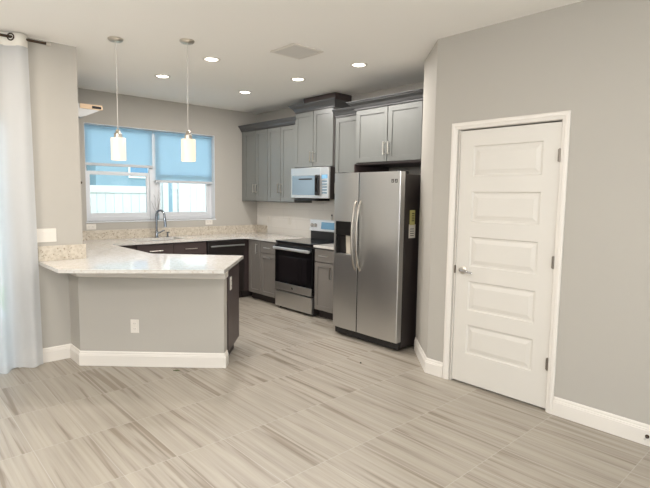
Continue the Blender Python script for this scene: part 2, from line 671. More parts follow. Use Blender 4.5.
# ------------------------------------------------------------------ kitchen window
FY = YB + .10                        # inner face of the frame
b = MB()
fwid = .045
b.box(WX0, WX0 + fwid, FY, FY + .05, WZ0, WZ1).box(WX1 - fwid, WX1, FY, FY + .05, WZ0, WZ1)
for xa, xb in ((WX0 + fwid, 2.885), (3.005, WX1 - fwid)):
    b.box(xa, xb, FY, FY + .05, WZ0, WZ0 + .055).box(xa, xb, FY, FY + .05, WZ1 - .045, WZ1)
b.box(2.885, 3.005, FY - .01, FY + .05, WZ0, WZ1)
win = bpy.data.objects.new('window_1', None)
COL.objects.link(win)
win['kind'] = 'structure'
win['label'] = 'wide double kitchen window over the sink'
win['category'] = 'window'
b.build('window_frame', FRAMEW, win, .004)
for xa, xb in ((WX0 + fwid, 2.885), (3.005, WX1 - fwid)):
    s = MB()
    ya, yb_ = FY + .008, FY + .034
    zb, zt = WZ0 + .056, 1.80
    s.box(xa, xa + .04, ya, yb_, zb, zt).box(xb - .04, xb, ya, yb_, zb, zt).box(xa + .04, xb - .04, ya, yb_, zb, zb + .05).box(xa + .04, xb - .04, ya, yb_, zt - .045, zt)
    so = s.build('sash', FRAMEW, win, .003)
    MB().box(xa + .03, xb - .03, FY + .018, FY + .022, zb + .03, zt - .03).build('pane', GLASS, so)
    MB().box(xa, xb, FY + .036, FY + .040, 1.78, WZ1 - .04).build('upper_pane', GLASS, win)
b = MB()
b.box(WX0, WX0 + .006, YB + .001, FY, WZ0, WZ1).box(WX1 - .006, WX1, YB + .001, FY, WZ0, WZ1).box(WX0 + .006, WX1 - .006, YB + .001, FY, WZ1 - .006, WZ1)
b.build('jamb_liner', FRAMEW, win)
MB().box(WX0 - .012, WX1 + .012, YB - .012, FY, WZ0 - .018, WZ0).build('window_sill', FRAMEW, win, .003)


def shade(x0, x1, z, label):
    t = thing('roller_shade', label, 'window shade', ((x0 + x1) / 2, YB + .06, z), 0, 'roller shades in the kitchen window')
    hw = (x1 - x0) / 2
    top = WZ1 - z - .010
    MB().box(-hw + .01, hw - .01, -.001, .001, .02, top - .03).build('shade_fabric', SHADEF, t)
    MB().box(-hw, hw, -.012, .010, 0, .036).build('bottom_bar', BARG, t, .004)
    MB().lathe([(.018, -hw), (.018, hw)], (0, .014, top - .024), 'x', 16).build('roller_tube', SHADEF, t, smooth=True)
    return t


shade(WX0 + .010, 2.925, 1.868, 'pale blue roller shade pulled partway down over left half of kitchen window')
shade(2.950, WX1 - .010, 1.672, 'pale blue roller shade pulled lower over right half of kitchen window')

# ------------------------------------------------------------------ patio door
pd = bpy.data.objects.new('door_2', None)
COL.objects.link(pd)
pd['kind'] = 'structure'
pd['label'] = 'sliding glass patio door behind the white curtain'
pd['category'] = 'glass door'
b = MB()
b.box(DX0, DX0 + .05, YS + .03, YS + .11, 0, DZ).box(DX1 - .05, DX1, YS + .03, YS + .11, 0, DZ).box(DX0 + .05, DX1 - .05, YS + .03, YS + .11, DZ - .05, DZ).box(DX0 + .05, DX1 - .05, YS + .03, YS + .11, 0, .03)
b.box(-.53, -.43, YS + .03, YS + .09, .03, DZ - .05)
b.build('door_frame', FRAMEW, pd, .003)
MB().box(DX0 + .04, -.5, YS + .078, YS + .083, .02, DZ - .04).build('glass_panel', GLASS, pd)
MB().box(-.45, DX1 - .04, YS + .055, YS + .06, .02, DZ - .04).build('glass_panel', GLASS, pd)

# ------------------------------------------------------------------ outside
tag(MB().box(-14, 22, YB + .3, 34, -.22, -.14).build('lawn', LAWN), 'lawn behind the house', 'lawn', kind='structure')
tag(MB().box(-3.6, 1.2, YS + .13, 8.2, -.14, -.04).build('patio_slab', PATIO), 'concrete patio slab outside the glass door', 'patio', kind='structure')


def fence(x0, x1, y, top, label, group='white fence sections behind the house'):
    t = thing('vinyl_fence', label, 'fence', ((x0 + x1) / 2, y, -.14), 0, group)
    hw = (x1 - x0) / 2
    H = top + .14
    b = MB()
    n = max(1, int(round(2 * hw / .16)))
    for i in range(n):
        a = -hw + 2 * hw * i / n
        b.box(a + .003, a + 2 * hw / n - .003, -.012, .012, .12, H - .12)
    b.build('boards', FENCEM, t)
    MB().box(-hw, hw, -.03, .03, H - .14, H).build('top_rail', FENCEM, t, .004)
    MB().box(-hw, hw, -.03, .03, .02, .14).build('bottom_rail', FENCEM, t, .004)
    MB().box(hw - .12, hw - .002, -.06, .06, 0, H + .04).build('post', FENCEM, t, .006)
    return t


fence(-4.0, -.9, 10.0, 1.66, 'white vinyl fence section seen beyond the patio door')
fence(-.9, 2.2, 10.0, 1.66, 'white vinyl fence section left of the kitchen window view')
fence(2.2, 4.34, 10.0, 1.66, 'long white vinyl fence section filling the left window half')
fence(4.44, 4.62, 10.0, 1.95, 'narrow tall white fence section at left of right window half')
fence(4.92, 5.16, 10.4, 1.75, 'white fence section right of the blue gap in right window half')
fence(5.28, 7.6, 10.6, 1.95, 'white fence section farthest right in the right window half')


def house(loc, wx, wy, h, mwall, label, wins):
    t = thing('neighbor_house', label, 'house', loc)
    MB().box(-wx / 2, wx / 2, 0, wy, 0, h).build('house_wall', mwall, t)
    b = MB().prism([(-.4, h), (wy + .4, h), (wy / 2, h + 1.6)], -wx / 2 - .4, wx / 2 + .4, 'x')
    b.build('roof', ROOFM, t)
    for (x, z, ww, hh) in wins:
        f = MB().box(x - ww / 2 - .06, x + ww / 2 + .06, -.03, .01, z - .06, z + hh + .06).build('window_frame', HOUSEW, t)
        MB().box(x - ww / 2, x + ww / 2, -.04, -.02, z, z + hh).build('pane', DARKWIN, f)


house((8.3, 16, -.14), 6.4, 7, 3.6, HOUSEB, 'blue grey neighbor house above the fence in the window', [(-1.6, 2.2, 1.1, .75), (.3, 2.2, .7, .75), (1.9, 2.2, .9, .75)])
house((1.9, 17, -.14), 4.6, 7, 3.4, HOUSEW, 'pale neighbor house at far left above the fence', [(1.6, 1.9, .7, .6), (-.6, 1.9, .8, .9)])

# ------------------------------------------------------------------ pantry door
pdoor = bpy.data.objects.new('door_1', None)
COL.objects.link(pdoor)
pdoor['kind'] = 'structure'
pdoor['label'] = 'white five panel pantry door'
pdoor['category'] = 'door'
T = Matrix(((0, 1, 0, XD + .012), (-1, 0, 0, 2.231), (0, 0, 1, .014), (0, 0, 0, 1)))   # local x along door to the hinge side, y into wall, z up
pdoor.matrix_world = T
DW, DH = .789, 2.032
b = MB()
px0, px1 = .118, DW - .125
zs = []
for k in range(5):
    zt = 1.912 - k * .3570
    zs.append((zt - .238, zt))
# stiles and rails
b.box(0, px0, 0, .035, 0, DH).box(px1, DW, 0, .035, 0, DH)
edges = [DH] + [z for pr in zs for z in (pr[1], pr[0])] + [0]
for a, c in zip(edges[0::2], edges[1::2]):
    b.box(px0, px1, 0, .035, c, a)
for z0, z1 in zs:
    def rc(i, y):
        return [(px0 + i, y, z0 + i), (px1 - i, y, z0 + i), (px1 - i, y, z1 - i), (px0 + i, y, z1 - i)]
    b.loft([rc(0, 0), rc(.008, .010), rc(.020, .011), rc(.050, .003)], cap=False)
    b.face(rc(.050, .003))
b.build('door_slab', DOORM, pdoor)
for z in (.30, 1.03, 1.77):
    h = MB()
    h.lathe([(.0065, -.045), (.0065, .045)], (DW - .003, -.020, z + .035), 'z', 12)
    h.box(DW - .014, DW - .001, -.022, .003, z - .006, z + .076)
    h.build('hinge', HINGE, pdoor, smooth=True)
k = MB().lathe([(.032, -.001), (.032, -.006), (.026, -.010), (.011, -.012), (.010, -.034), (.018, -.038)], (.066, 0, .925), 'y', 24)
kn = k.build('lever_handle', NICKEL, pdoor, smooth=True)
MB().tube([(.066, -.040, .925), (.075, -.044, .925), (.11, -.045, .922), (.15, -.042, .916), (.168, -.036, .912)], [.012, .011, .009, .008, .006], 12).build('lever', CHROME, kn, smooth=True)
MB().box(-.0078, -.0005, -.016, .02, .893, .957).build('latch_plate', HINGE, pdoor)
# casing
b = MB()
co0, co1, ct = 1.387, 2.306, 2.112
cw = .052


def casing_piece(b, rings):
    b.loft(rings)


cas = [(0, 0), (0, -.012), (.008, -.017), (.026, -.017), (.034, -.012), (.046, -.010), (cw, -.006), (cw, 0)]   # from the outer edge inwards
path = [(co1, 0), (co1, ct), (co0, ct), (co0, 0)]
rings = []
for i, (y, z) in enumerate(path):
    ring = []
    for a, d in cas:
        sy = -1 if y == co1 else 1
        zz = z - a if z > 0 else 0
        ring.append((XD + d, y + sy * a, zz))
    rings.append(ring)
b.loft(rings)
b.box(XD, XD + .06, P1_ - .004, P1_ + .001, 0, PZ).box(XD, XD + .06, P0 - .001, P0 + .004, 0, PZ)
struct('trim_2', b, TRIM, label='white door casing around the pantry door', cat='door casing')
# door stop on the baseboard
ds = thing('door_stop', 'small spring door stop on right wall baseboard', 'door stop', (XD - .014, .805, .06))
MB().lathe([(.012, 0), (.012, -.006), (.005, -.010), (.005, -.045)], (0, 0, 0), 'x', 14).build('stop_rod', DKNICK, ds, smooth=True)
MB().lathe([(.004, -.045), (.007, -.046), (.007, -.055), (.003, -.057)], (0, 0, 0), 'x', 14).build('rubber_tip', PLASTG, ds, smooth=True)

# ------------------------------------------------------------------ cabinet builders (local: x right, y into cabinet, z up; front at y = 0)


def shaker(x0, x1, z0, z1, fr=.055, y0=0.0, t=.02):
    b = MB()
    b.box(x0, x0 + fr, y0, y0 + t, z0, z1).box(x1 - fr, x1, y0, y0 + t, z0, z1)
    b.box(x0 + fr, x1 - fr, y0, y0 + t, z0, z0 + fr).box(x0 + fr, x1 - fr, y0, y0 + t, z1 - fr, z1)
    b.box(x0 + fr - .004, x1 - fr + .004, y0 + .009, y0 + t, z0 + fr - .004, z1 - fr + .004)
    return b


def pull(parent, x, z, length, vertical=True, y=0.0):
    b = MB()
    hl = length / 2
    P = (lambda a, d: (x, y - d, z + a)) if vertical else (lambda a, d: (x + a, y - d, z))
    b.tube([P(-hl - .012, .030), P(hl + .012, .030)], .0058, 8)
    b.tube([P(-hl, .002), P(-hl, .030)], .0045, 8)
    b.tube([P(hl, .002), P(hl, .030)], .0045, 8)
    return b.build('handle', NICKEL, parent, smooth=True)


def crown(parent, x0, x1, d, z, h=.09, o=.068, left=None, right=None, m=None, y0=.02):
    """left / right: None for no return, else how deep (local y) the return runs back along that side"""
    prof = [(.001, 0), (.010, .002), (.010, .016), (.016, .022), (.026, .044), (.044, .062), (.054, .068), (.058, .080), (.068, .085), (.068, .09), (.060, .09)]
    rings = []
    for a, zz in prof:
        a = a * o / .068
        zz = z + zz * h / .09
        rr_ = None if right is None else min(right, y0 - a)
        ring = []
        if left is None:
            ring += [(x0, d, zz), (x0, y0 - a, zz)]
        else:
            ring += [(x0, d, zz), (x0, left, zz), (x0 - a, left, zz), (x0 - a, y0 - a, zz)]
        if right is None:
            ring += [(x1, y0 - a, zz), (x1, d, zz)]
        else:
            ring += [(x1 + a, y0 - a, zz), (x1 + a, rr_ + .0001, zz), (x1, rr_ + .0001, zz), (x1, d, zz)]
        rings.append(ring)
    return MB().loft(rings).build('crown', m or CAB, parent)


def upper(label, loc, rotz, w, d, z0, z1, doors, group, m=None, handle_z=.20, **cr):
    m = m or CAB
    d -= .004
    t = thing('upper_cabinet', label, 'wall cabinet', (loc[0], loc[1], z0), rotz, group)
    H = z1 - z0
    MB().box(0, w, .0245, d, 0, H).build('body', m, t, .002)
    MB().box(doors[0][0] - .003, doors[-1][1] + .003, .0203, .0244, .004, H - .004).build('gap_shade', CABE, t)  # thin dark sheet that paints shade into the gaps around doors
    for (a, c, hs) in doors:
        do = shaker(a + .003, c - .003, .012, H - .012 - .0).build('door', m, t, .0015)
        if hs:
            pull(do, (c - .030) if hs > 0 else (a + .030), handle_z, .11)
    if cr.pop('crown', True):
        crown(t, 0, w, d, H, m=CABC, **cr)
    return t


RZ = -PI / 2
XU = 4.316
DU = XR - XU
GU = 'grey upper cabinets on the range wall'
# far left pair (first one runs into the back corner)
y0 = YB - .004
upper('grey two door upper cabinet in back corner beside the window', (XU, y0), RZ, y0 - 5.985, DU, 1.417, 2.49,
      [(.10, y0 - 6.292, 1), (y0 - 6.288, y0 - 5.987, -1)], GU)
upper('grey two door upper cabinet between corner cabinet and microwave cabinet', (XU, 5.983), RZ, 5.983 - 5.345, DU, 1.417, 2.49,
      [(.004, 5.983 - 5.672, 1), (5.983 - 5.668, .636, -1)], GU, right=-.016)
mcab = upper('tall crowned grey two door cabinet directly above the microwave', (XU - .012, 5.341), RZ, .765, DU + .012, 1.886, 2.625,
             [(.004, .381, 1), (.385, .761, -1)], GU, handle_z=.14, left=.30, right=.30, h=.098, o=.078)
MB().box(.145, .765, .03, DU - .003, 2.724 - 1.886, CEIL - 1.886 - .003).build('duct_chase', CABE, mcab)  # chase in dark brown to stand for its missing light
upper('narrow single door grey upper cabinet between microwave and refrigerator cabinets', (XU, 4.572), RZ, 4.572 - 3.952, DU, 1.417, 2.49,
      [(.03, .56, -1)], GU)
XF = 4.044
upper('deep grey two door cabinet above the refrigerator', (XF, 3.948), RZ, 3.948 - 3.0, XR - XF, 1.881, 2.474,
      [(.02, .479, 1), (.483, .925, -1)], GU, handle_z=.15, left=.185, o=.085)
fcab = bpy.data.objects['upper_cabinet.004']
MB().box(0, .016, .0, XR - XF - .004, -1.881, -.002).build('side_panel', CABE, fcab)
MB().box(.018, .945, .02, XR - XF - .004, -.012, -.002).build('bottom_panel', CABE, fcab)  # brown underside, darkened too for the shade above the refrigerator

# cabinet on the hidden left wall: only its crown end and knob show
t = thing('upper_cabinet', 'upper cabinet by left window edge, only its pale crown end showing', 'wall cabinet', (XL, 5.99, 1.417), PI / 2, None)
MB().box(.0, YB - 5.99 - .004, -.31, -.004, 0, 1.07).build('body', CAB, t, .002)
do = shaker(.02, .70, .012, 1.04, y0=-.332).build('door', CAB, t, .0015)
MB().lathe([(.006, 0), (.006, -.014), (.014, -.018), (.015, -.026), (.010, -.032)], (.075, -.332, .215), 'y', 16).build('knob', DKNICK, do, smooth=True)
# crown run: profile in (outward, z), running along local x
pf = [(.004, .935), (.335, .935), (.40, .955), (.50, 1.005), (.565, 1.04), (.565, 1.078), (.004, 1.078)]
b = MB()
b.loft([[(x, -o_, z) for o_, z in pf] for x in (-.06, YB - 5.99 - .006)])
cr_ = b.build('crown', mat('window lit crown grey', lin(188, 188, 186), .5, var=.01), t)  # crown paled to hold window light in its colour
MB().box(-.066, -.058, -.567, -.33, 1.028, 1.080).build('raw_edge', RAWW, cr_)
MB().box(-.069, -.064, -.555, -.455, 1.038, 1.066).build('dark_slot', SLOT, cr_)


def base_cab(label, loc, rotz, w, d, fronts, m, group, name='base_cabinet', toe=True, hollow=False):
    d -= .003
    t = thing(name, label, 'base cabinet', (loc[0], loc[1], 0), rotz, group)
    bb = MB()
    if hollow:
        bb.box(0, w, .0205, d, .105, .64).box(0, w, .0205, .055, .64, .882).box(0, .03, .055, d, .64, .882).box(w - .03, w, .055, d, .64, .882)
    else:
        bb.box(0, w, .0205, d, .105, .882)
    bb.build('body', CABE, t)  # dark body puts shade into the gaps between fronts
    if toe:
        MB().box(0, w, .085, .10, 0, .105).build('toe_kick', TOE, t)
    for f in fronts:
        kind, a, c, z0, z1, hx = f
        if kind == 'door':
            do = shaker(a + .003, c - .003, z0, z1).build('door', m, t, .0015)
            if hx is not None:
                pull(do, hx, z1 - .11, .12)
        else:
            do = MB().box(a + .003, c - .003, 0, .02, z0, z1).build('drawer', m, t, .003)
            if hx is not None:
                pull(do, (a + c) / 2, (z0 + z1) / 2, hx, False)
    return t


XB = 4.012
GB = 'base cabinets under the countertop'
base_cab('taupe base cabinet with one tall door in the corner left of range drawers', (XB, 6.07), RZ, 6.07 - 5.728, XR - XB,
         [('door', .045, .34, .112, .868, .265)], CABD, GB)
base_cab('taupe base cabinet with drawer over door directly left of the range', (XB, 5.726), RZ, 5.726 - 5.345, XR - XB,
         [('drawer', .0, .381, .712, .868, .13), ('door', .0, .381, .112, .703, None)], CABD, GB)
# horizontal pull on that door
d_ = [o for o in bpy.data.objects if o.name.startswith('door.') or o.name == 'door'][-1]
pull(d_, .19, .655, .15, False)
base_cab('taupe base cabinet with drawer over door between range and refrigerator', (XB, 4.566), RZ, 4.566 - 3.953, XR - XB,
         [('drawer', .0, .36, .712, .868, .12), ('door', .0, .36, .112, .703, .30), ('drawer', .36, .612, .712, .868, None), ('door', .36, .612, .112, .703, None)], CABD, GB)
YBF = 6.085  # darker copy of the taupe holds the shade of these backlit fronts
base_cab('dark sink base cabinet left of the dishwasher below the window', (2.05, YBF), 0, 3.368 - 2.05, YB - YBF - .003,
         [('drawer', .35, .833, .712, .868, .15), ('drawer', .833, 1.315, .712, .868, .15), ('door', .35, .833, .112, .703, .79), ('door', .833, 1.315, .112, .703, .88)], CABE, GB, hollow=True)
base_cab('dark blind corner base cabinet right of the dishwasher', (3.982, YBF), 0, XR - 3.982 - .003, YB - YBF - .003, [], CABE, GB)
base_cab('dark base cabinet under the counter behind the peninsula left end', (2.035, 4.95), PI / 2, 6.06 - 4.95, 2.035 - XL - .004,
         [('door', .03, .5, .112, .868, .44), ('door', .5, .98, .112, .868, .56)], CABE, GB)
# peninsula cabinet, the shade on it put into the dark colour
angp = math.atan2(PU.y, PU.x)
pc = thing('peninsula_cabinet', 'dark end panelled cabinet behind the peninsula half wall', 'base cabinet', (PA.x, PA.y, 0), angp, GB)
MB().box(.42, PLEN - .006, .118, .62, .105, .882).build('body', CABE, pc, .002)
MB().box(.42, PLEN - .03, .118, .56, 0, .105).build('toe_kick', TOE, pc)
MB().box(PLEN - .005, PLEN + .012, .118, .625, .105, .882).build('end_panel', CABE, pc, .002)
for a, c in ((.44, .85), (.85, PLEN - .006)):
    b = shaker(a + .003, c - .003, .112, .868, y0=.6205)
    b.build('door', CABE, pc, .0015)

# dishwasher
dw = thing('dishwasher', 'stainless dishwasher under the back counter right of sink', 'dishwasher', (3.374, YBF - .012, 0))
MB().box(0, .60, .03, .58, .10, .878).build('tub', SIDEK, dw)
dd = MB().box(.003, .597, 0, .03, .115, .872).build('door', mat('stainless with dark reflection', lin(92, 86, 84), .3, metal=1.0, var=.04, stretch=(1, 1, 40)), dw, .004)  # steel darkened to hold a dark reflection
h = MB()
h.tube([(.03, -.042, .80), (.57, -.042, .80)], .011, 10)
h.tube([(.06, 0, .80), (.06, -.042, .80)], .007, 8)
h.tube([(.54, 0, .80), (.54, -.042, .80)], .007, 8)
h.build('handle', STEEL, dd, smooth=True)
MB().box(.01, .59, .09, .11, 0, .10).build('toe_kick', TOE, dw)

# ------------------------------------------------------------------ countertops
CZ0, CZ1 = .884, .914
SX0, SX1, SY0, SY1 = 2.42, 3.10, 6.17, 6.53
ct = MB()
pent = [(1.048, YS - .003), (1.052, 4.26), (2.068, 3.458), (2.714, 4.169), (2.062, 4.852), (XL - .0, YS - .003)]
ct.prism(pent, CZ0, CZ1)
ct.prism([(XL + .002, YS - .003), (2.062, 4.852), (2.062, 5.98), (2.14, 6.062), (XL + .002, 6.062)], CZ0, CZ1)
ye = YB - .003
ct.box(XL + .002, SX0, 6.062, ye, CZ0, CZ1).box(SX0, SX1, 6.062, SY0, CZ0, CZ1).box(SX0, SX1, SY1, ye, CZ0, CZ1)
ct.prism([(SX1, 6.062), (3.90, 6.062), (3.990, 5.97), (XR - .003, 5.97), (XR - .003, ye), (SX1, ye)], CZ0, CZ1)
ct.box(3.990, XR - .003, 5.344, 5.97, CZ0, CZ1)
cto = ct.build('countertop', QUARTZ)
tag(cto, 'pale speckled stone countertop covering peninsula, sink run and corner', 'countertop')
st = .02
b = MB()
BZ = 1.034
b.box(1.046, XL + st, YS - .003 - st, YS - .003, CZ1, BZ + .012)
b.box(XL + .001, XL + st, YS - .003, ye, CZ1, BZ)
b.box(XL + st, XR - .003, ye - st, ye, CZ1, BZ)
b.box(XR - .003 - st, XR - .003, 6.42, ye - st, CZ1, BZ)
bo = b.build('backsplash', SPLASH, cto, .002)
bo['label'] = 'beige speckled stone backsplash strip'
c2 = MB().box(3.990, XR - .003, 3.953, 4.569, CZ0, CZ1).build('countertop', QUARTZ, None, .003)
tag(c2, 'short pale stone countertop between range and refrigerator', 'countertop')

# sink
sk = thing('kitchen_sink', 'undermount steel sink below the kitchen window', 'sink', (SX0, SY0, 0))
w_, d_ = SX1 - SX0, SY1 - SY0
b = MB()
rr = lambda i, z: [(i, i, z), (w_ - i, i, z), (w_ - i, d_ - i, z), (i, d_ - i, z)]
b.loft([rr(-.02, CZ0 - .002), rr(.0, CZ0 - .002), rr(.012, .70), rr(.04, .685)], cap=False)
b.face(rr(.04, .685))
b.build('basin', STEEL, sk, solid=-.003)
MB().lathe([(.04, .687), (.04, .690), (.02, .690)], (w_ / 2, d_ / 2, 0), 'z', 20).build('drain', CHROME, sk, smooth=True)
FAUC = mat('faucet dark chrome', lin(150, 156, 164), .14, metal=1.0, var=.02)
# faucet
fa = thing('kitchen_faucet', 'tall chrome gooseneck faucet behind the sink', 'faucet', (2.878, 6.585, CZ1))
MB().lathe([(.030, 0), (.030, .006), (.022, .012), (.020, .09), (.016, .10)], n=20).build('base', FAUC, fa, smooth=True)
pts = [(0, 0, .09), (0, 0, .29)]
for i in range(1, 11):
    a = PI * i / 10
    pts.append((.038 - .038 * math.cos(a), -.045 + .045 * math.cos(a), .30 + .075 * math.sin(a)))
pts.append((.078, -.092, .27))
MB().tube(pts, .0145, 12).build('neck', FAUC, fa, smooth=True)
MB().tube([(.077, -.091, .285), (.080, -.094, .20), (.081, -.095, .15)], [.015, .021, .022], 14).build('spray_head', FAUC, fa, smooth=True)
MB().tube([(.018, -.004, .065), (.045, -.01, .07), (.085, -.02, .095), (.105, -.025, .10)], [.012, .010, .008, .007], 10).build('lever', FAUC, fa, smooth=True)
so = thing('soap_dispenser', 'small chrome soap dispenser right of the faucet', 'soap dispenser', (3.035, 6.585, CZ1))
MB().lathe([(.020, 0), (.020, .006), (.013, .012), (.012, .05), (.015, .055), (.015, .07)], n=18).build('base', FAUC, so, smooth=True)
MB().tube([(0, 0, .066), (0, -.02, .072), (0, -.055, .066)], .007, 10).build('spout', FAUC, so, smooth=True)
# vase with twigs on the sill
vs = thing('glass_vase', 'clear glass vase of bare twigs on kitchen window sill', 'vase', (2.955, YB + .025, WZ0))
gm, gnt, gb = new_mat('pale blue vase glass')
gb.inputs['Base Color'].default_value = lin(200, 226, 240)
gb.inputs['Transmission Weight'].default_value = .85
gb.inputs['Roughness'].default_value = .05
MB().lathe([(.022, 0), (.026, .004), (.030, .04), (.026, .085), (.013, .11), (.015, .125)], n=20).build('vessel', gm, vs, smooth=True)
rnd = random.Random(3)
for (dx, dy, dz) in ((.07, -.01, .46), (-.05, -.015, .34), (.02, -.02, .40), (-.09, -.01, .24), (.04, -.012, .28)):
    pts = [(0, 0, .02)]
    for k in range(1, 7):
        f = k / 6
        pts.append((dx * f ** 1.4 + rnd.uniform(-.008, .008), dy * f, .02 + dz * f))
    MB().tube(pts, [.003 - .0003 * k for k in range(7)], 6).build('twig', LEAF, vs, smooth=True)

# ------------------------------------------------------------------ range
rg = thing('electric_range', 'freestanding stainless electric range with black glass door', 'range', (3.974, 5.338, 0), RZ)
RW = .762
MB().box(0, RW, .045, .65, .03, .895).build('body', SIDEK, rg, .002)
for a in (.04, RW - .04):
    for c in (.08, .58):
        MB().lathe([(.018, 0), (.018, .03)], (a, c, 0), n=12).build('foot', BLACK, rg, smooth=True)
MB().box(-.002, RW + .002, .012, .632, .893, .918).build('cooktop', BLACKG, rg, .006, seg=3)
od = MB().box(.004, RW - .004, 0, .044, .262, .862).build('oven_door', BLACKG, rg, .004)
b = MB().box(.004, RW - .004, -.002, .03, .262, .362)
b.build('door_trim', STEEL, od, .003)
b = MB().box(.10, RW - .10, -.0015, .004, .40, .72)
b.build('oven_window', mat('oven window glass', lin(22, 20, 22), .03, spec=.7, var=.05), od, .001)
h = MB()
h.box(.015, RW - .015, -.052, -.020, .805, .842)
h.box(.03, .06, -.03, .002, .812, .836).box(RW - .06, RW - .03, -.03, .002, .812, .836)
h.build('handle', STEELV, od, .010, seg=3)
MB().lathe([(.016, -.0025), (.016, -.005)], (RW / 2, 0, .312), 'y', 20).build('badge', CHROME, od)
MB().box(.004, RW - .004, .004, .044, .035, .244).build('drawer', STEEL, rg, .006)
bgd = MB().box(.004, RW - .004, .632, .655, .90, 1.03).build('riser', BLACK, rg, .003)
pn = MB().prism([(.604, 1.026), (.655, 1.026), (.655, 1.188), (.622, 1.188)], 0, RW, 'x').build('control_panel', STEELV, rg, .008, seg=3)
b = MB()
b.prism([(.6052, 1.060), (.6142, 1.060), (.6242, 1.155), (.6152, 1.155)], .25, .55, 'x')
b.build('display', DISPB, pn)
for x in (.055, .13, RW - .13 + .01, RW - .055):
    MB().lathe([(.026, 0), (.026, -.014), (.020, -.024), (.006, -.026)], (x, .6125, 1.107), 'y', 20).build('knob', PLASTG, pn, smooth=True)
# small bottle on the panel
bt = thing('small_bottle', 'tiny dark capped bottle on top of range control panel', 'bottle', (4.612, 4.905, 1.189))
MB().lathe([(.012, 0), (.014, .004), (.014, .035), (.007, .048), (.007, .055)], n=14).build('vessel', PLASTG, bt, smooth=True)
MB().lathe([(.009, .054), (.009, .074), (.005, .078)], n=14).build('cap', AMBER, bt, smooth=True)

# ------------------------------------------------------------------ microwave
mw = thing('microwave_oven', 'stainless microwave mounted under the cabinet above the range', 'microwave', (4.240, 5.336, 1.481), RZ)
MW, MH = .757, .402
MB().box(.003, MW - .003, .03, XR - 4.240 - .003, 0, MH).build('body', SIDEK, mw, .002)
md = MB().box(0, .60, 0, .03, .006, MH).build('door', STEELV, mw, .004)
b = MB().box(.03, .52, -.0015, .005, .045, .30)
b.build('window', MWGL, md, .001)
MB().box(.17, .44, -.003, .003, .245, .262).build('inner_bar', SLOT, md)
h = MB()
for x0, x1, z0, z1 in ((.528, .548, .045, .30), (.578, .598, .045, .30), (.548, .578, .045, .085), (.548, .578, .26, .30)):
    h.box(x0, x1, -.036, -.001, z0, z1)
h.build('handle', BLACK, md, .006)
cp = MB().box(.602, MW, 0, .03, .006, MH).build('control_panel', STEELV, mw, .004)
MB().box(.625, .735, -.0015, .003, .255, .305).build('display', DISPB, cp)
for r_ in range(5):
    MB().box(.632, .728, -.0012, .003, .065 + r_ * .036, .088 + r_ * .036).build('key_row', MWGL, cp)
MB().box(.04, MW - .30, .05, .30, -.028, 0).build('vent_grille', BLACK, mw)

# ------------------------------------------------------------------ refrigerator
fr = thing('refrigerator', 'stainless side by side refrigerator with ice dispenser', 'refrigerator', (3.695, 3.893, 0), RZ)
FW, FT = .905, 1.762
SPL = .362
MB().box(.004, FW - .004, .078, .86, .03, FT - .022).build('case', SIDEK, fr, .004)


def fdoor(x0, x1, hole=None):
    """door with a gently bowed front; optional rectangular opening (xa, xb, za, zb)"""
    b = MB()
    z0, z1 = .095, FT

    def yf(x):
        e = min(x - x0, x1 - x)
        rnd_ = .003 * (1 - min(1, e / .008)) ** 2
        return rnd_ - .006 * math.sin(PI * (x - x0) / (x1 - x0))
    xs = sorted(set([x0, x0 + .003, x0 + .008, x0 + .018, x1 - .018, x1 - .008, x1 - .003, x1] + [x0 + (x1 - x0) * k / 8 for k in range(1, 8)] + ([hole[0], hole[1]] if hole else [])))
    zsx = [z0, z1] if not hole else [z0, hole[2], hole[3], z1]
    for xa, xb in zip(xs, xs[1:]):
        for za, zb in zip(zsx, zsx[1:]):
            if hole and hole[0] - 1e-6 <= xa and xb <= hole[1] + 1e-6 and abs(za - hole[2]) < 1e-6:
                continue
            b.face([(xa, yf(xa), za), (xb, yf(xb), za), (xb, yf(xb), zb), (xa, yf(xa), zb)])
    for z in (z0, z1):
        b.face([(x, yf(x), z) for x in xs] + [(x1, .07, z), (x0, .07, z)])
    for x in (x0, x1):
        b.face([(x, yf(x), z) for z in zsx] + [(x, .07, z1), (x, .07, z0)])
    b.face([(x0, .07, z0), (x1, .07, z0), (x1, .07, z1), (x0, .07, z1)])
    return b


hx0, hx1, hz0, hz1 = .034, .262, .892, 1.252
fz = fdoor(.002, SPL - .004, (hx0, hx1, hz0, hz1)).build('freezer_door', STEEL, fr)
dp = MB()
dp.box(hx0, hx1, -.004, .012, 1.105, hz1)
disp = dp.build('dispenser_panel', BLACKG, fz, .002)
b = MB()
b.face([(hx0, .066, hz0), (hx1, .066, hz0), (hx1, .066, 1.105), (hx0, .066, 1.105)])
b.face([(hx0, .0, hz0), (hx0, .066, hz0), (hx0, .066, 1.105), (hx0, .0, 1.105)])
b.face([(hx1, .0, hz0), (hx1, .066, hz0), (hx1, .066, 1.105), (hx1, .0, 1.105)])
b.face([(hx0, .0, 1.105), (hx1, .0, 1.105), (hx1, .066, 1.105), (hx0, .066, 1.105)])
cav = b.build('dispenser_recess', SLOT, fz)
MB().prism([(.062, .90), (.066, .90), (.066, 1.10), (.05, 1.10)], hx0 + .10, hx1 - .015, 'x').build('paddle', mat('pale champagne plastic', lin(206, 196, 180), .4, var=.03), cav)
MB().box(hx0 - .006, hx1 + .006, -.006, .06, hz0 - .012, hz0 + .012).build('drip_tray', STEEL, fz, .003)
MB().box(hx0 - .006, hx0, -.006, .01, hz0, hz1).build('dispenser_trim', STEEL, fz)
rd = fdoor(SPL + .004, FW - .002).build('refrigerator_door', STEEL, fr)
MB().box(SPL - .0038, SPL + .0038, -.002, .066, .10, FT - .004).build('gap_shade_strip', BLACK, fr)  # black strip stands in for shade in the door gap
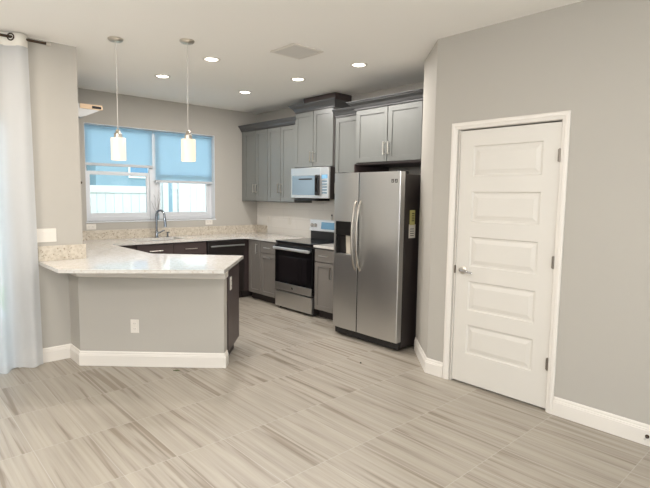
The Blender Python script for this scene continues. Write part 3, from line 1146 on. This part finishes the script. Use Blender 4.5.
for xx, par, bend in ((SPL - .030, fz, -1), (SPL + .034, rd, 1)):
    pts = []
    for i in range(15):
        f = i / 14
        pts.append((xx, -.016 - .050 * math.sin(PI * f) ** .8, .755 + .715 * f))
    pts[0] = (xx, 0, .752)
    pts[-1] = (xx, 0, 1.473)
    MB().tube(pts, .0105, 12).build('handle', HANDM, par, smooth=True)
MB().box(.01, FW - .01, .03, .09, .02, .092).build('base_grille', BLACK, fr, .004)
for a in (.03, FW - .09):
    MB().box(a, a + .06, .03, .16, FT - .022, FT + .012).build('hinge_cover', BLACK, fr, .006)
b = MB()
for x in (.795, .838):
    z = 1.655
    b.box(x, x + .030, -.0035, 0, z, z + .034)
bdg = b.build('badge', SLOT, rd)
b = MB()
for x in (.795, .838):
    z = 1.655
    b.box(x + .008, x + .022, -.0042, -.0034, z + .007, z + .013).box(x + .012, x + .022, -.0042, -.0034, z + .019, z + .027)
b.build('badge_mark', STEELV, bdg)
# label hung on the refrigerator side
lb = thing('paper_tag', 'yellow and white paper tag hanging on dark refrigerator side', 'paper tag', (3.885, 2.992 - .0055, 1.12), 0)
ws_ = MB().box(-.048, .052, -.002, 0, 0, .135).build('white_slip', PAPER, lb)
ys_ = MB().box(-.040, .040, -.003, -.001, .128, .272).build('yellow_slip', YELLOW, lb)
b = MB()
for i in range(5):
    b.box(-.01, .030, -.0036, -.003, .165 + i * .018, .173 + i * .018)
b.build('print_lines', SLOT, ys_)
b = MB()
for i in range(4):
    b.box(-.03, .03, -.0026, -.002, .02 + i * .022, .026 + i * .022)
b.build('print_lines', SLOT, ws_)

# ------------------------------------------------------------------ pendants, can lights, vent


def pendant(loc, label):
    t = thing('pendant_light', label, 'pendant lamp', (loc[0], loc[1], CEIL), 0, 'glass pendants over the peninsula')
    MB().lathe([(.062, -.0005), (.062, -.010), (.050, -.022), (.012, -.026)], n=28).build('canopy', NICKEL, t, smooth=True)
    MB().tube([(0, 0, -.024), (0, 0, -.77)], .0032, 8).build('cord', PLASTG, t, smooth=True)
    MB().lathe([(.005, -.745), (.016, -.752), (.022, -.775), (.032, -.785), (.034, -.818)], n=20).build('socket_cap', NICKEL, t, smooth=True)
    MB().lathe([(.030, -.818), (.058, -.820), (.060, -.824), (.060, -1.006), (.056, -1.006), (.056, -.826)], n=32, cap=False).build('glass_shade', SHADEG, t, smooth=True)
    MB().lathe([(.012, -.815), (.016, -.85), (.030, -.89), (.030, -.92), (.016, -.945), (.002, -.95)], n=18).build('bulb', LEDM, t, smooth=True)
    return t


pendant((1.581, 4.358), 'left glass pendant hanging before the left window shade')
pendant((2.036, 3.980), 'right glass pendant hanging before the right window shade')


def can(loc, label):
    t = thing('recessed_light', label, 'ceiling light', (loc[0], loc[1], CEIL), 0, 'recessed lights over the kitchen')
    MB().lathe([(.085, 0), (.085, -.005), (.066, -.008), (.060, -.002)], n=32).build('trim_ring', PLASTW, t, smooth=True)
    MB().lathe([(.060, -.001), (.060, -.004), (.05, -.006), (.001, -.007)], n=32).build('lens', LEDM, t, smooth=True)
    lamp('recessed_lamp', (loc[0], loc[1], CEIL - .012), CAN_POWER, CAN_COL, .12)
    return t


can((2.436, 5.345), 'recessed ceiling light between the two pendants, nearest the left of photo')
can((2.473, 4.343), 'recessed ceiling light right of the right pendant canopy')
can((3.546, 5.403), 'recessed ceiling light nearest the back corner cabinets')
can((3.570, 4.380), 'recessed ceiling light below the ceiling vent')
can((3.604, 3.477), 'recessed ceiling light farthest right, in front of refrigerator cabinet')

vt = thing('ceiling_vent', 'square white air vent in the kitchen ceiling', 'air vent', (2.884, 3.558, CEIL), 0)
s = .172
b = MB()
for x0, x1, y0_, y1_ in ((-s, s, -s, -s + .028), (-s, s, s - .028, s), (-s, -s + .028, -s + .028, s - .028), (s - .028, s, -s + .028, s - .028)):
    b.box(x0, x1, y0_, y1_, -.010, -.0005)
b.build('vent_frame', PLASTW, vt, .003)
for i in range(13):
    y = -s + .036 + i * (2 * s - .072) / 12
    MB().prism([(y - .010, -.003), (y + .008, -.010), (y + .010, -.009), (y - .008, -.002)], -s + .026, s - .026, 'x').build('louver', VENTM, vt)
MB().box(-s + .02, s - .02, -s + .02, s - .02, -.002, -.0004).build('duct_backing', VENTM, vt)


# ------------------------------------------------------------------ outlets and switches (local: face at y = 0 looking to -y)
def outlet(label, loc, rotz, horiz=False, group='white outlets around the kitchen'):
    t = thing('wall_outlet', label, 'outlet', loc, rotz, group)
    hw, hh = (.060, .037) if horiz else (.037, .060)
    MB().box(-hw, hw, -.006, -.0005, -hh, hh).build('cover_plate', PLASTW, t, .003)
    for s in (-1, 1):
        cx, cz = (s * .024, 0) if horiz else (0, s * .024)
        f = MB().box(cx - .015, cx + .015, -.0085, -.005, cz - .014, cz + .014).build('socket', PLASTW, t, .002)
        b = MB()
        for q in (-1, 1):
            b.box(cx + q * .006 - .001, cx + q * .006 + .001, -.0092, -.0084, cz - .003, cz + .006)
        b.build('slots', SLOT, f)
    return t


o_ = pen(.489, 0)
outlet('white outlet low on the peninsula half wall', (o_[0], o_[1], .360), angp)
o_ = pen(PLEN + .0125, .215)
outlet('white outlet on the dark peninsula end panel', (o_[0], o_[1], .715), angp + PI / 2)
outlet('white horizontal outlet below the left window corner', (2.062, YB, 1.082), 0, True)
outlet('white horizontal outlet below the right window corner', (3.752, YB, 1.098), 0, True)
outlet('white outlet on range wall nearer the back corner', (XR - .003, 6.387, 1.135), RZ)
outlet('white outlet on range wall nearer the range', (XR - .003, 5.849, 1.14), RZ)
sw = thing('light_switch', 'white triple rocker switch plate beside the curtain', 'light switch', (1.115, YS, 1.14), 0)
MB().box(-.083, .083, -.006, -.0005, -.060, .060).build('switch_plate', PLASTW, sw, .003)
for q in (-1, 0, 1):
    MB().prism([(-.006, -.033), (-.0085, -.033), (-.011, .033), (-.006, .033)], q * .046 - .0165, q * .046 + .0165, 'x').build('rocker', PLASTW, sw, .001)

# ------------------------------------------------------------------ curtain
RYc = YS - .085
rd_ = thing('curtain_rod', 'dark metal curtain rod above the patio door', 'curtain rod', (0, RYc, 2.765), 0)
MB().lathe([(.011, -2.0), (.011, 1.155)], (0, 0, 0), 'x', 14).build('rod', DKNICK, rd_, smooth=True)
for x in (1.155, -2.0):
    s = 1 if x > 0 else -1
    MB().lathe([(.011, 0), (.016, .004 * s), (.016, .03 * s), (.010, .036 * s)], (x, 0, 0), 'x', 16).build('finial', NICKEL, rd_, smooth=True)
for x in (.985, -1.9):
    MB().box(x - .008, x + .008, -.006, .085, -.02, -.008).build('bracket', DKNICK, rd_)
cu = thing('curtain', 'sheer white grommet curtain hanging to the floor at far left', 'curtain', (0, RYc, 0), 0)
N = 260
X0, X1 = .074, 1.020
HP = .118


def cy(x, f):
    # f: 0 at top, 1 at bottom
    ph = PI * (x - .9) / HP + PI
    return (.036 + .006 * f) * math.sin(ph) + .010 * f * math.sin(ph * 2.3 + 1)


b = MB()
levels = [0.012, .10, .4, .9, 1.4, 1.9, 2.3, 2.70]
rows = []
for z in levels:
    f = 1 - z / 2.7
    rows.append([b.v((x + .014 * f * (i / N), cy(x, f), z + (.006 * math.sin(x * 40) if z < .05 else 0))) for i, x in enumerate([X0 + (X1 - X0) * k / N for k in range(N + 1)])])
for a, c in zip(rows, rows[1:]):
    for i in range(N):
        b.fv([a[i], a[i + 1], c[i + 1], c[i]])
b.build('sheer_panel', SHEER, cu, smooth=True)
b = MB()
rows = []
for z in (2.695, 2.745, 2.800):
    rows.append([b.v((x, cy(x, 0), z)) for x in [X0 + (X1 - X0) * k / N for k in range(N + 1)]])
for a, c in zip(rows, rows[1:]):
    for i in range(N):
        b.fv([a[i], a[i + 1], c[i + 1], c[i]])
hd = b.build('header_band', HEADER, cu, smooth=True, solid=.003)
for k in range(7):
    # grommets sit where the cloth crosses the rod
    x = .9 - HP * k
    dirx = Vector((1, .036 * math.cos(PI * (x - .9) / HP + PI) * PI / HP, 0)).normalized()
    ring = [Vector((x, 0, 2.765)) + dirx * .026 * math.cos(a) + Vector((0, 0, .026 * math.sin(a))) for a in [2 * PI * j / 18 for j in range(18)]]
    MB().tube(ring, .006, 8, closed=True).build('grommet', DKNICK, hd, smooth=True)

# ------------------------------------------------------------------ small marks on the floor
cm = MB().lathe([(.006, 0), (.009, .003), (.006, .007), (.001, .008)], (0, 0, 0), n=8).build('crumb', GUM)
cm.location = (3.22, 3.01, 0)
tag(cm, 'dark crumb on floor tiles in front of the refrigerator', 'crumb')

GREEN = mat('dry green leaf', lin(96, 104, 70), .8, var=.15, vscale=60)
lf = MB()
lf.loft([[(-.03, -.004, 0), (-.03, .004, 0), (-.03, .004, .002), (-.03, -.004, .002)], [(0, -.010, .001), (0, .010, .001), (0, .010, .005), (0, -.010, .005)], [(.028, -.002, 0), (.028, .003, 0), (.028, .003, .002), (.028, -.002, .002)]])
lo = lf.build('leaf_scrap', GREEN)
lo.location = (1.86, 3.905, 0)
lo.rotation_euler = (0, 0, -.7)
tag(lo, 'tiny green leaf scrap on floor before the peninsula baseboard', 'leaf')
